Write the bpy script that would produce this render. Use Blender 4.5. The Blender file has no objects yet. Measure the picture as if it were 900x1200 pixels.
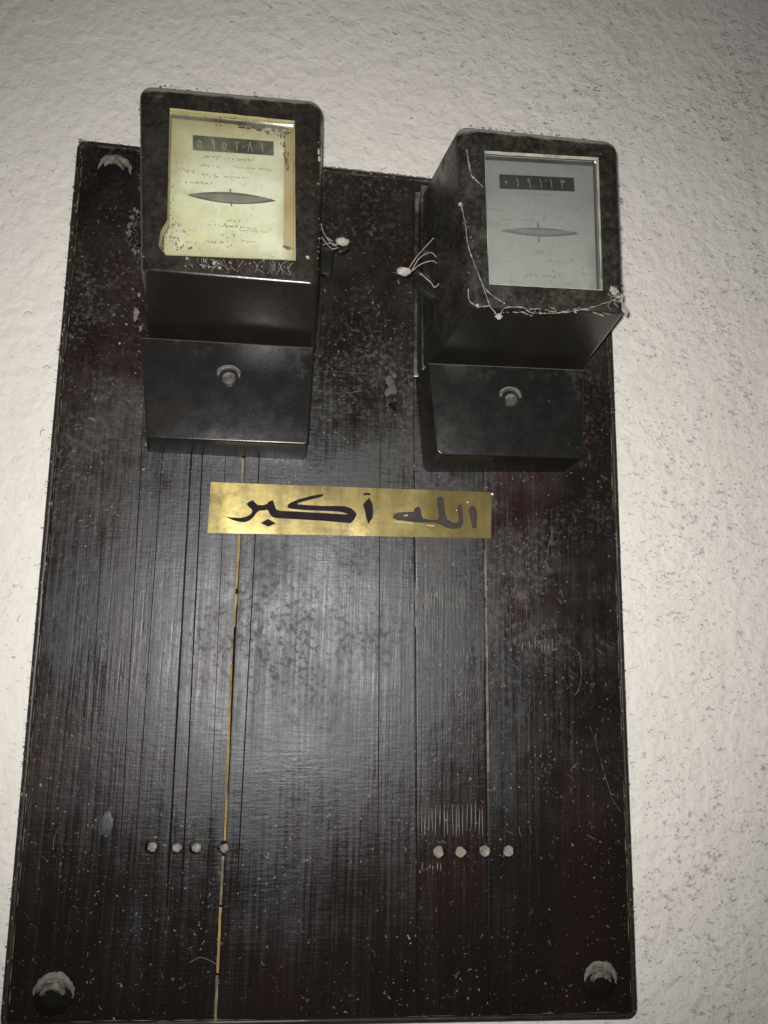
import bpy, bmesh, math, random
from mathutils import Vector, Matrix, noise
random.seed(11)
S = bpy.context.scene
COL = S.collection

# ------------------------------------------------------------------ camera
# World: X along the board, Z up, Y into the wall; the board's face is Y = 0.
CAM = Vector((0, -0.70, 0))
FPX = 930.0
ROT = Matrix(((0.9917, -0.0475, -0.1191),
              (-0.1255, -0.1680, -0.9778),
              (0.0265, 0.9846, -0.1726)))

def at(u, v, h=0.0):
    """point seen at photo pixel (u, v), standing h metres off the board's face"""
    d = ROT @ Vector(((u - 450) / FPX, -(v - 600) / FPX, -1.0))
    return CAM + d * ((0.70 - h) / d.y)

cd = bpy.data.cameras.new('camera')
cd.sensor_fit = 'VERTICAL'; cd.sensor_height = 24.0; cd.lens = 24.0 * FPX / 1200.0
cd.clip_start = 0.01; cd.clip_end = 50
cam = bpy.data.objects.new('camera', cd); COL.objects.link(cam)
q = ROT.to_quaternion(); cam.rotation_mode = 'QUATERNION'; cam.rotation_quaternion = q
cam.location = CAM
S.camera = cam

# ------------------------------------------------------------------ light: the phone's flash and a dim room
w = bpy.data.worlds.new('World'); S.world = w; w.use_nodes = True
bg = w.node_tree.nodes['Background']
bg.inputs[0].default_value = (0.95, 0.95, 1.0, 1); bg.inputs[1].default_value = 0.035
fl = bpy.data.lights.new('phone_flash', 'SPOT')
fl.energy = 33.5; fl.color = (1.0, 0.985, 0.965); fl.shadow_soft_size = 0.006
fl.spot_size = math.radians(110); fl.spot_blend = 1.0
flo = bpy.data.objects.new('phone_flash', fl); COL.objects.link(flo)
flo.location = CAM + Vector((-0.008, -0.004, 0.010))
flo.rotation_mode = 'QUATERNION'; flo.rotation_quaternion = q
S.view_settings.view_transform = 'Standard'
try: S.view_settings.look = 'None'
except Exception: pass
S.view_settings.exposure = 0.0; S.view_settings.gamma = 1.0

# ------------------------------------------------------------------ material helpers
class NT:
    def __init__(s, name):
        s.m = bpy.data.materials.new(name); s.m.use_nodes = True
        s.t = s.m.node_tree; s.p = s.t.nodes['Principled BSDF']; s.out = s.t.nodes['Material Output']
        s.co = s.t.nodes.new('ShaderNodeTexCoord').outputs['Object']
    def n(s, typ, **kw):
        nd = s.t.nodes.new(typ)
        for k, v in kw.items(): setattr(nd, k, v)
        return nd
    def link(s, a, b): s.t.links.new(a, b)
    def setin(s, nd, key, v):
        if isinstance(v, bpy.types.NodeSocket): s.link(v, nd.inputs[key])
        else: nd.inputs[key].default_value = v
    def mapped(s, scale=(1, 1, 1), rot=(0, 0, 0), loc=(0, 0, 0)):
        m = s.n('ShaderNodeMapping'); s.link(s.co, m.inputs[0])
        m.inputs['Scale'].default_value = scale; m.inputs['Rotation'].default_value = rot
        m.inputs['Location'].default_value = loc
        return m.outputs[0]
    def noise(s, scale, detail=4, rough=0.55, vec=None, dist=0.0):
        nd = s.n('ShaderNodeTexNoise'); s.link(vec or s.co, nd.inputs['Vector'])
        nd.inputs['Scale'].default_value = scale; nd.inputs['Detail'].default_value = detail
        nd.inputs['Roughness'].default_value = rough; nd.inputs['Distortion'].default_value = dist
        return nd.outputs['Fac']
    def voro(s, scale, vec=None, feature='F1'):
        nd = s.n('ShaderNodeTexVoronoi', feature=feature); s.link(vec or s.co, nd.inputs['Vector'])
        nd.inputs['Scale'].default_value = scale
        return nd.outputs['Distance']
    def ramp(s, f, lo, hi, a=0.0, b=1.0):
        nd = s.n('ShaderNodeMapRange'); nd.clamp = True
        s.setin(nd, 0, f); nd.inputs[1].default_value = lo; nd.inputs[2].default_value = hi
        nd.inputs[3].default_value = a; nd.inputs[4].default_value = b
        return nd.outputs[0]
    def math(s, op, a, b=0.0):
        nd = s.n('ShaderNodeMath', operation=op); s.setin(nd, 0, a); s.setin(nd, 1, b)
        return nd.outputs[0]
    def mix(s, f, a, b):
        nd = s.n('ShaderNodeMix', data_type='RGBA')
        s.setin(nd, 0, f)
        for i, c in ((6, a), (7, b)):
            if isinstance(c, bpy.types.NodeSocket): s.link(c, nd.inputs[i])
            else: nd.inputs[i].default_value = (*c, 1)
        return nd.outputs[2]
    def bump(s, h, strength=0.3, dist=0.001, prev=None):
        nd = s.n('ShaderNodeBump'); s.link(h, nd.inputs['Height'])
        nd.inputs['Strength'].default_value = strength; nd.inputs['Distance'].default_value = dist
        if prev: s.link(prev, nd.inputs['Normal'])
        return nd.outputs[0]
    def fin(s, color=None, rough=None, normal=None, **kw):
        if color is not None:
            s.setin(s.p, 'Base Color', color if isinstance(color, bpy.types.NodeSocket) else (*color, 1))
        if rough is not None: s.setin(s.p, 'Roughness', rough)
        if normal is not None: s.link(normal, s.p.inputs['Normal'])
        for k, v in kw.items(): s.setin(s.p, k.replace('_', ' '), v)
        return s.m
    def upness(s):
        g = s.n('ShaderNodeNewGeometry'); x = s.n('ShaderNodeSeparateXYZ')
        s.link(g.outputs['Normal'], x.inputs[0]); return x.outputs[2]

DUST = (0.265, 0.25, 0.205)

def mat_wall():
    t = NT('rough_plaster')
    big = t.noise(3.0, 3)
    # short slanting pits and trowel drags
    v1 = t.mapped((1, 1, 1.7), (0, math.radians(30), 0))
    v2 = t.mapped((1, 1, 1.8), (0, math.radians(-8), 0), (3.1, 0, 1.7))
    v3 = t.mapped((1, 1, 1.8), (0, math.radians(58), 0), (1.3, 0, 4.7))
    dens = t.math('MULTIPLY', t.math('SUBTRACT', t.noise(9, 2), 0.5), 0.15)
    sx = t.n('ShaderNodeSeparateXYZ'); t.link(t.co, sx.inputs[0])
    dens = t.math('ADD', dens, t.ramp(sx.outputs[0], -0.15, 0.40, -0.045, 0.0))   # the plaster is smoother on the left
    def pits(sc, v, lo, hi, d=0.4):
        return t.ramp(t.math('ADD', t.noise(sc, 3, 0.6, v, d), dens), lo, hi)
    p = t.math('MAXIMUM', t.math('MAXIMUM', pits(115, v1, 0.630, 0.75), pits(160, v2, 0.652, 0.77)), pits(135, v3, 0.637, 0.75))
    tiny = t.ramp(t.noise(210, 2, 0.5), 0.62, 0.74)
    grain = t.noise(420, 3, 0.6)
    c = t.mix(t.ramp(big, 0.3, 0.7), (0.660, 0.620, 0.565), (0.712, 0.674, 0.622))
    c = t.mix(t.ramp(t.noise(30, 4, 0.6), 0.35, 0.7, 0.0, 0.30), c, (0.575, 0.54, 0.49))
    c = t.mix(t.math('MULTIPLY', p, 0.60), c, (0.27, 0.25, 0.225))
    c = t.mix(t.math('MULTIPLY', tiny, 0.08), c, (0.33, 0.31, 0.285))
    lump = t.noise(78, 3, 0.5, None, 0.3)
    h = t.math('SUBTRACT', t.math('ADD', lump, t.math('MULTIPLY', grain, 0.10)), t.math('MULTIPLY', p, 0.35))
    return t.fin(c, 0.9, t.bump(h, 0.62, 0.005), Specular_IOR_Level=0.15)

def mat_board(name, tint=0.5, seed=0.0):
    t = NT(name)
    big = t.noise(9.0, 5, 0.62, t.mapped((1, 1, 0.5), loc=(seed, 0, seed)))
    c = t.mix(t.ramp(big, 0.47, 0.70), (0.0088, 0.0070, 0.0058), (0.0142 + 0.004 * tint, 0.0082, 0.0076))
    grain = t.noise(1.0, 4, 0.65, t.mapped((360, 1, 9), loc=(seed, 0, 0)))
    coarse = t.noise(1.0, 3, 0.6, t.mapped((90, 1, 4), loc=(seed, 0, 2)))
    weave = t.noise(1.0, 2, 0.5, t.mapped((60, 1, 430), loc=(0, 0, seed)))
    patch = t.noise(16, 4, 0.6, t.mapped(loc=(seed, 0, 5)))
    film = t.noise(13, 6, 0.72, t.mapped(loc=(seed * 2, 0, 1)))
    # dust settled and stuck more heavily round the meters, high on the board
    sep = t.n('ShaderNodeSeparateXYZ'); t.link(t.co, sep.inputs[0])
    up = t.ramp(sep.outputs[2], 0.13, 0.32, 0.06, 1.0)
    fm = t.math('MULTIPLY', t.ramp(film, 0.42, 0.72, 0.0, 0.065), up)
    c = t.mix(fm, c, DUST)
    fz = t.math('MULTIPLY', t.ramp(t.noise(210, 4, 0.75), 0.50, 0.72), t.math('MULTIPLY', t.ramp(patch, 0.40, 0.66, 0.0, 0.22), t.math('POWER', up, 1.6)))
    c = t.mix(fz, c, DUST)
    sp = t.ramp(t.noise(330, 2, 0.5), 0.68, 0.75)
    sp = t.math('MULTIPLY', sp, t.ramp(t.noise(14, 3), 0.36, 0.62, 0.04, 0.6))
    c = t.mix(sp, c, DUST)
    r = t.math('ADD', t.ramp(grain, 0.3, 0.7, 0.34, 0.46), t.math('ADD', t.math('MULTIPLY', t.math('ADD', fm, fz), 1.6), t.math('MULTIPLY', sp, 0.4)))
    r = t.math('ADD', r, t.math('ADD', t.ramp(patch, 0.35, 0.65, -0.03, 0.04), t.ramp(coarse, 0.35, 0.65, -0.03, 0.02)))
    b = t.bump(grain, 0.26, 0.0008)
    b = t.bump(coarse, 0.13, 0.0018, b)
    b = t.bump(weave, 0.16, 0.0008, b)
    b = t.bump(t.noise(55, 5, 0.65), 0.13, 0.003, b)
    t.fin(c, 0.8, b, Specular_IOR_Level=0.0)
    g = t.n('ShaderNodeBsdfGlossy', distribution='BECKMANN'); g.inputs[0].default_value = (0.93, 0.95, 1.0, 1)
    t.link(r, g.inputs['Roughness']); t.link(b, g.inputs['Normal'])
    m = t.n('ShaderNodeMixShader'); t.setin(m, 0, t.ramp(t.math('ADD', fm, fz), 0.0, 0.10, 0.029, 0.022))
    t.link(t.p.outputs[0], m.inputs[1]); t.link(g.outputs[0], m.inputs[2]); t.link(m.outputs[0], t.out.inputs[0])
    return t.m

def mat_bakelite(name, base=(0.0125, 0.012, 0.0105), dusty=1.0, rough=0.3, film_amt=0.15):
    t = NT(name)
    up = t.upness()
    n = t.noise(60, 5, 0.7)
    f = t.ramp(t.math('ADD', up, t.math('MULTIPLY', t.math('SUBTRACT', n, 0.5), 0.6)), 0.10, 0.42, 0.0, 0.95 * dusty)
    lee = t.ramp(up, -0.45, -0.05, 0.08, 1.0)      # little dust clings to faces turned down
    brown = t.mix(t.ramp(t.noise(18, 4), 0.4, 0.65, 0, 0.6), base, (base[0] * 1.7, base[1] * 1.35, base[2] * 1.1))
    film = t.ramp(t.math('ADD', t.math('MULTIPLY', t.noise(40, 6, 0.8), 0.55), t.math('MULTIPLY', t.noise(190, 4, 0.75), 0.45)), 0.44, 0.66, 0.0, film_amt)
    film = t.math('MULTIPLY', film, lee)
    sp = t.math('MULTIPLY', t.ramp(t.noise(420, 3, 0.7), 0.58, 0.70), t.ramp(t.noise(24, 4), 0.36, 0.62, 0.01, 0.20 * dusty))
    sp = t.math('MULTIPLY', sp, lee)
    m = t.math('MAXIMUM', t.math('MAXIMUM', f, film), sp)
    c = t.mix(m, brown, DUST)
    r = t.math('ADD', t.ramp(m, 0, 0.25, rough, 0.8), t.ramp(t.noise(60, 3), 0.3, 0.7, -0.04, 0.06))
    b = t.bump(t.noise(260, 4, 0.7), 0.12, 0.0008)
    b = t.bump(t.noise(24, 3), 0.12, 0.002, b)
    return t.fin(c, r, b, Specular_IOR_Level=0.42)

def mat_plain(name, color, rough=0.6, var=0.25, scale=60, metal=0.0, bump=0.1, bd=0.0006):
    t = NT(name)
    n = t.noise(scale, 4, 0.6)
    c = t.mix(t.ramp(n, 0.3, 0.7), tuple(x * (1 - var) for x in color), tuple(min(1, x * (1 + var)) for x in color))
    return t.fin(c, rough, t.bump(t.noise(scale * 4, 3), bump, bd), Metallic=metal, Specular_IOR_Level=0.08 if rough > 0.65 else 0.35)

def mat_dusttop(name, base, rough=0.5, spec=0.3):
    t = NT(name)
    n = t.noise(70, 4, 0.6)
    f = t.ramp(t.math('ADD', t.upness(), t.math('MULTIPLY', t.math('SUBTRACT', n, 0.5), 0.8)), 0.1, 0.42, 0.0, 0.8)
    return t.fin(t.mix(f, base, (0.24, 0.215, 0.18)), t.ramp(f, 0, 1, rough, 0.95), t.bump(t.noise(400, 3), 0.25, 0.001), Specular_IOR_Level=spec)

def mat_brass():
    t = NT('gold_foil')
    streak = t.noise(1.0, 4, 0.6, t.mapped((26, 1, 7), (0, math.radians(14), 0)))
    spots = t.noise(75, 5, 0.7)
    c = t.mix(t.ramp(streak, 0.35, 0.68), (0.10, 0.072, 0.016), (0.44, 0.35, 0.115))
    c = t.mix(t.ramp(t.math('ADD', t.math('MULTIPLY', spots, 0.5), t.math('MULTIPLY', t.noise(20, 5, 0.7), 0.5)), 0.50, 0.64, 0, 0.75), c, (0.10, 0.074, 0.02))
    c = t.mix(t.ramp(t.noise(16, 4), 0.55, 0.75, 0, 0.4), c, (0.17, 0.10, 0.03))
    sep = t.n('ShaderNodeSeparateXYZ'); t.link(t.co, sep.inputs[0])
    glare_fade = t.ramp(t.math('ADD', sep.outputs[0], t.math('MULTIPLY', t.math('SUBTRACT', t.noise(24, 4, 0.6), 0.5), 0.16)), -0.03, 0.09, 0.0, 0.72)
    c = t.mix(glare_fade, c, (0.085, 0.066, 0.016))      # flash glare fading towards the right end, painted into the foil's colour
    met = t.ramp(spots, 0.45, 0.75, 0.42, 0.15)
    r = t.ramp(t.noise(30, 4), 0.3, 0.7, 0.30, 0.40)
    return t.fin(c, r, t.bump(t.noise(140, 3), 0.15, 0.0008), Metallic=met)

def mat_paper(name, a, b, stain, amt=0.6):
    t = NT(name)
    c = t.mix(t.ramp(t.noise(16, 4), 0.40, 0.60), a, b)
    c = t.mix(t.ramp(t.noise(34, 5, 0.7), 0.52, 0.74, 0, amt), c, stain)
    c = t.mix(t.ramp(t.noise(240, 2), 0.66, 0.72, 0, amt * 0.5), c, tuple(x * 0.5 for x in stain))
    return t.fin(c, 0.65, t.bump(t.noise(200, 3), 0.06, 0.0005), Specular_IOR_Level=0.3)

def mat_dial(name, a, b, stain, edge, lo, hi, bottom=None):
    """aged dial: stained inwards from its edges"""
    t = NT(name)
    g = t.n('ShaderNodeTexCoord').outputs['Generated']
    sp = t.n('ShaderNodeSeparateXYZ'); t.link(g, sp.inputs[0]); x, z = sp.outputs[0], sp.outputs[2]
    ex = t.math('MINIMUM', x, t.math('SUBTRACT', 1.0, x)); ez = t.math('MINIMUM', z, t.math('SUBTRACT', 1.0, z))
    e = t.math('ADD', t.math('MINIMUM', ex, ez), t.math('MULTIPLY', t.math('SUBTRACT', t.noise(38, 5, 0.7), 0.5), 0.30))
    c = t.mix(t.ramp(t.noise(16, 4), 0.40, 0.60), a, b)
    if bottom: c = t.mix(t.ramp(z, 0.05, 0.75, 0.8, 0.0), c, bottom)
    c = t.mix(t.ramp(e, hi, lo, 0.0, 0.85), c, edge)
    c = t.mix(t.ramp(t.noise(46, 6, 0.75), 0.56, 0.74, 0, 0.55), c, stain)
    c = t.mix(t.ramp(t.noise(240, 3), 0.64, 0.72, 0, 0.3), c, tuple(v * 0.45 for v in stain))
    return t.fin(c, 0.65, t.bump(t.noise(200, 3), 0.06, 0.0005), Specular_IOR_Level=0.3)

def mat_glass(name, film_lo, film_hi, color):
    t = NT(name)
    tr = t.n('ShaderNodeBsdfTransparent'); tr.inputs[0].default_value = (0.93, 0.94, 0.92, 1)
    gl = t.n('ShaderNodeBsdfGlossy'); gl.inputs['Roughness'].default_value = 0.12
    fr = t.n('ShaderNodeFresnel'); fr.inputs[0].default_value = 1.45
    m1 = t.n('ShaderNodeMixShader'); t.link(fr.outputs[0], m1.inputs[0]); t.link(tr.outputs[0], m1.inputs[1]); t.link(gl.outputs[0], m1.inputs[2])
    df = t.n('ShaderNodeBsdfDiffuse'); df.inputs[0].default_value = (*color, 1)
    m2 = t.n('ShaderNodeMixShader')
    f = t.math('ADD', t.ramp(t.noise(30, 5, 0.65), 0.35, 0.72, film_lo, film_hi),
               t.math('MULTIPLY', t.ramp(t.noise(300, 2), 0.66, 0.72), 0.12))
    t.link(f, m2.inputs[0]); t.link(m1.outputs[0], m2.inputs[1]); t.link(df.outputs[0], m2.inputs[2])
    t.link(m2.outputs[0], t.out.inputs[0])
    return t.m

M = dict(
    wall=mat_wall(),
    bake_l=mat_bakelite('black_bakelite_old', (0.0115, 0.0098, 0.008), 0.9, 0.24, 0.085),
    bake_r=mat_bakelite('black_bakelite_dusty', (0.0105, 0.010, 0.0085), 1.0, 0.27, 0.15),
    cover_l=mat_bakelite('black_terminal_cover', (0.0085, 0.0085, 0.0087), 0.25, 0.23, 0.015),
    cover_r=mat_bakelite('black_terminal_cover_dull', (0.0072, 0.0072, 0.0068), 0.3, 0.25, 0.022),
    recess_l=mat_paper('yellowed_window_edge', (0.24, 0.21, 0.085), (0.31, 0.28, 0.13), (0.10, 0.07, 0.03), 0.7),
    recess_r=mat_paper('grey_window_edge', (0.25, 0.25, 0.235), (0.33, 0.32, 0.30), (0.12, 0.11, 0.10), 0.5),
    recess_dark=mat_paper('dark_window_edge', (0.035, 0.034, 0.03), (0.06, 0.058, 0.05), (0.12, 0.11, 0.10), 0.5),
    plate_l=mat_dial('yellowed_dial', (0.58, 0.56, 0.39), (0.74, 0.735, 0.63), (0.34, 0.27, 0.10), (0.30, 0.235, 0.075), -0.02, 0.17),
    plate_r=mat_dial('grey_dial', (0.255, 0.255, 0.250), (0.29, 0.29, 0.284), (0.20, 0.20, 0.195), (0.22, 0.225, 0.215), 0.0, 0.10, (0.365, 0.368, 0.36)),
    pale=mat_paper('pale_dial_panel', (0.60, 0.58, 0.37), (0.68, 0.665, 0.47), (0.46, 0.40, 0.2), 0.6),
    strip=mat_paper('brown_tape', (0.33, 0.235, 0.11), (0.42, 0.32, 0.17), (0.16, 0.10, 0.04), 0.6),
    grime=mat_plain('dark_grime', (0.05, 0.038, 0.022), 0.85, 0.4, 90),
    ink=mat_plain('faded_ink', (0.17, 0.15, 0.075), 0.8, 0.3, 90),
    ink_r=mat_plain('grey_ink', (0.185, 0.185, 0.182), 0.8, 0.3, 90),
    counter=mat_plain('counter_black', (0.026, 0.030, 0.022), 0.6, 0.2, 120),
    counter_r=mat_plain('counter_black_clean', (0.007, 0.0068, 0.0062), 0.6, 0.2, 120),
    rotor_r=mat_plain('dull_disc_rim', (0.205, 0.208, 0.206), 0.7, 0.15, 60),
    rotor_dark_r=mat_plain('disc_slot_grey', (0.150, 0.150, 0.148), 0.7, 0.2, 60),
    digit=mat_plain('digit_white', (0.22, 0.225, 0.18), 0.7, 0.3, 200),
    digit_r=mat_plain('digit_grey', (0.175, 0.175, 0.17), 0.7, 0.3, 200),
    rotor=mat_plain('aluminium_disc', (0.22, 0.22, 0.20), 0.4, 0.2, 60, 0.3),
    rotor_dark=mat_plain('disc_slot_dark', (0.075, 0.075, 0.065), 0.7, 0.3, 60),
    gasket=mat_plain('dusty_gasket', (0.34, 0.325, 0.27), 0.9, 0.35, 90, bump=0.4),
    glass_l=mat_glass('stained_glass_pane', 0.02, 0.18, (0.46, 0.44, 0.31)),
    glass_r=mat_glass('dust_filmed_glass', 0.03, 0.10, (0.22, 0.22, 0.215)),
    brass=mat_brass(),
    letter=mat_plain('violet_black_print', (0.013, 0.0095, 0.013), 0.7, 0.3, 60),
    letter_worn=mat_paper('worn_print', (0.013, 0.0095, 0.012), (0.024, 0.017, 0.013), (0.085, 0.065, 0.03), 0.45),
    screw=mat_dusttop('dusty_painted_screw', (0.0085, 0.0072, 0.006), 0.6, 0.06),
    steel=mat_dusttop('tarnished_screw', (0.045, 0.044, 0.040), 0.4),
    dust=mat_plain('grey_dust', (0.29, 0.27, 0.235), 1.0, 0.25, 300, bump=0.6),
    thick=mat_plain('thick_settled_dust', (0.120, 0.109, 0.092), 1.0, 0.45, 160, bump=0.6),
    crescent=mat_plain('pale_settled_dust', (0.135, 0.124, 0.103), 1.0, 0.45, 160, bump=0.6),
    web=mat_plain('dusty_web', (0.225, 0.21, 0.18), 1.0, 0.25, 300),
    lead=mat_plain('dusty_lead', (0.30, 0.28, 0.24), 0.9, 0.35, 200, bump=0.5),
    ochre=mat_plain('raw_wood_filler', (0.205, 0.140, 0.056), 0.75, 0.5, 45, bump=0.4),
    raw=mat_plain('raw_wood_hole', (0.13, 0.105, 0.08), 0.9, 0.35, 150, bump=0.5),
    putty=mat_plain('dusty_putty', (0.20, 0.18, 0.15), 0.95, 0.4, 250, bump=0.6),
    trim=mat_plain('dark_edge_banding', (0.021, 0.018, 0.014), 0.42, 0.45, 50, bump=0.3),
    chip=mat_plain('chipped_edge_paint', (0.135, 0.115, 0.08), 0.9, 0.5, 130, bump=0.5),
    slot=mat_plain('dark_hollow', (0.006, 0.005, 0.005), 0.9, 0.2, 60),
    paintdab=mat_plain('grey_paint_dab', (0.034, 0.038, 0.041), 0.5, 0.4, 120),
)
BOARD = [mat_board('dark_stained_wood_%s' % k, tt, sd) for k, tt, sd in (('plum', 1.3, 0.0), ('black', 0.2, 3.3), ('brown', 0.4, 7.1), ('wine', 1.1, 12.4))]

# ------------------------------------------------------------------ object helpers
def empty(name, loc, label, cat, group=None):
    o = bpy.data.objects.new(name, None); o.empty_display_size = 0.02; COL.objects.link(o)
    o.location = loc; o['label'] = label; o['category'] = cat
    if group: o['group'] = group
    return o

def origin(p):
    v = Vector((0, 0, 0))
    while p is not None: v += p.location; p = p.parent
    return v

def obj(name, bm, mats, parent=None, smooth=35, kind=None, label=None, loc=None):
    """bm holds world coordinates; stored relative to the parent"""
    me = bpy.data.meshes.new(name)
    base = origin(parent) if parent else (loc or Vector((0, 0, 0)))
    for v in bm.verts: v.co -= base
    bmesh.ops.recalc_face_normals(bm, faces=bm.faces)
    bm.to_mesh(me); bm.free()
    for m in (mats if isinstance(mats, (list, tuple)) else [mats]): me.materials.append(m)
    if smooth:
        me.shade_smooth(); me.set_sharp_from_angle(angle=math.radians(smooth))
    o = bpy.data.objects.new(name, me); COL.objects.link(o)
    if parent: o.parent = parent
    else: o.location = base
    if kind: o['kind'] = kind
    if label: o['label'] = label
    return o

def tag(o, label, cat, group=None):
    o['label'] = label; o['category'] = cat
    if group: o['group'] = group
    return o

def hexa(bm, front, back, mat=0):
    """front/back: TL,TR,BR,BL world points"""
    f = [bm.verts.new(p) for p in front]; b = [bm.verts.new(p) for p in back]
    fs = [bm.faces.new(f), bm.faces.new(b[::-1])]
    for i in range(4):
        j = (i + 1) % 4
        fs.append(bm.faces.new((f[j], f[i], b[i], b[j])))
    for x in fs: x.material_index = mat
    return f, b

def push(p, d):
    """same place seen square on to the board, moved d metres away from it"""
    return Vector((p.x, p.y - d, p.z))

def prism(bm, pts, h0, h1, mat=0):
    """outline on the board's plane (only x, z used) given depth from h0 to h1"""
    a = [bm.verts.new((p.x, -h1, p.z)) for p in pts]; b = [bm.verts.new((p.x, -h0, p.z)) for p in pts]
    fs = [bm.faces.new(a), bm.faces.new(b[::-1])]; n = len(pts)
    for i in range(n):
        j = (i + 1) % n; fs.append(bm.faces.new((a[j], a[i], b[i], b[j])))
    for f in fs: f.material_index = mat
    return fs

def lathe(bm, c, prof, n=20, axis='Y', jit=0.0, cap=True):
    """prof: list of (radius, height above the base toward the room)"""
    rings = []
    for r, h in prof:
        ring = []
        for k in range(n):
            a = 2 * math.pi * k / n; rr = r * (1 + random.uniform(-jit, jit))
            ring.append(bm.verts.new((c.x + rr * math.cos(a), c.y - h, c.z + rr * math.sin(a))))
        rings.append(ring)
    for A, B in zip(rings, rings[1:]):
        for k in range(n): bm.faces.new((A[k], A[(k + 1) % n], B[(k + 1) % n], B[k]))
    if cap:
        bm.faces.new(rings[0][::-1]); bm.faces.new(rings[-1])

def tube(bm, pts, r, n=5, taper=None):
    rings = []
    for i, p in enumerate(pts):
        a = pts[max(i - 1, 0)]; b = pts[min(i + 1, len(pts) - 1)]
        t = (b - a).normalized(); u = t.cross(Vector((0.3, 1, 0.2))).normalized(); v = t.cross(u)
        rr = r if taper is None else r * taper[i]
        rings.append([bm.verts.new(p + (u * math.cos(2 * math.pi * k / n) + v * math.sin(2 * math.pi * k / n)) * rr) for k in range(n)])
    for A, B in zip(rings, rings[1:]):
        for k in range(n): bm.faces.new((A[k], A[(k + 1) % n], B[(k + 1) % n], B[k]))
    bm.faces.new(rings[0][::-1]); bm.faces.new(rings[-1])

def smoothline(pts, n=8, jit=0.0):
    out = []
    P = [pts[0]] + list(pts) + [pts[-1]]
    for i in range(1, len(P) - 2):
        for k in range(n):
            t = k / n; a, b, c, d = P[i - 1], P[i], P[i + 1], P[i + 2]
            p = 0.5 * ((2 * b) + (c - a) * t + (2 * a - 5 * b + 4 * c - d) * t * t + (3 * b - a - 3 * c + d) * t ** 3)
            out.append(p + Vector([random.uniform(-jit, jit) for _ in range(3)]))
    out.append(pts[-1])
    return out

def clump(bm, c, r, flat=0.6, sub=2, rough=0.55, sx=1.0, sz=1.0):
    res = bmesh.ops.create_icosphere(bm, subdivisions=sub, radius=1.0)
    sd = Vector((random.random() * 9, random.random() * 9, random.random() * 9))
    for v in res['verts']:
        d = v.co.copy(); k = 1 + rough * noise.fractal(d * 1.8 + sd, 0.8, 2.0, 3)
        v.co = c + Vector((d.x * k * r * sx, d.y * k * r * flat, d.z * k * r * sz))

def speck(bm, c, r, flat=0.5):
    a = random.uniform(0, 6.28); st = random.uniform(0.5, 1.6)
    ca, sa = math.cos(a), math.sin(a); vs = []
    for dx, dz in ((1, 0), (0.2, 0.8), (-0.9, 0.3), (-0.3, -0.9)):
        k = random.uniform(0.6, 1.25) * r; x = dx * k * st; z = dz * k / st
        vs.append(bm.verts.new((c.x + x * ca - z * sa, c.y + 0.0002, c.z + x * sa + z * ca)))
    top = bm.verts.new((c.x, c.y - r * flat, c.z))
    for i in range(4): bm.faces.new((vs[i], vs[(i + 1) % 4], top))

def cut(o, cutters, smooth=True):
    for c in cutters:
        md = o.modifiers.new('b', 'BOOLEAN'); md.operation = 'DIFFERENCE'; md.object = c; md.solver = 'EXACT'
        try: md.material_mode = 'INDEX'
        except Exception: pass
    bpy.context.view_layer.update()
    dg = bpy.context.evaluated_depsgraph_get()
    me = bpy.data.meshes.new_from_object(o.evaluated_get(dg))
    mats = list(o.data.materials)
    o.modifiers.clear(); old = o.data; o.data = me; me.name = old.name
    me.materials.clear()
    for m in mats: me.materials.append(m)
    if smooth: me.shade_smooth(); me.set_sharp_from_angle(angle=math.radians(33))
    for c in cutters:
        d = c.data; bpy.data.objects.remove(c); bpy.data.meshes.remove(d)

def lerp(a, b, t): return a + (b - a) * t
def quad(Q, u, v): return lerp(lerp(Q[0], Q[1], u), lerp(Q[3], Q[2], u), v)

# ================================================================== the wall
bm = bmesh.new()
vs = [bm.verts.new(p) for p in ((-1.6, 0.021, -1.4), (1.8, 0.021, -1.4), (1.8, 0.021, 1.6), (-1.6, 0.021, 1.6))]
bm.faces.new(vs)
wall = obj('wall', bm, M['wall'], smooth=0, kind='structure')
wall['label'] = 'rough off-white plastered wall'

# ================================================================== the board
TL, TR, BR, BL = at(90, 162), at(713, 231), at(749, 1196), at(-3, 1210)
board = empty('mounting_board', lerp(BL, BR, 0.5) + Vector((0, 0.02, 0)),
              'tall dark stained wooden board fixed to the plaster wall, carrying both meters', 'board')
TH = 0.018
BAND = 0.0055
def inset(d):
    c = (TL + TR + BR + BL) / 4
    return [p + Vector((d if p.x < c.x else -d, 0, d if p.z < c.z else -d)) for p in (TL, TR, BR, BL)]

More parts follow.
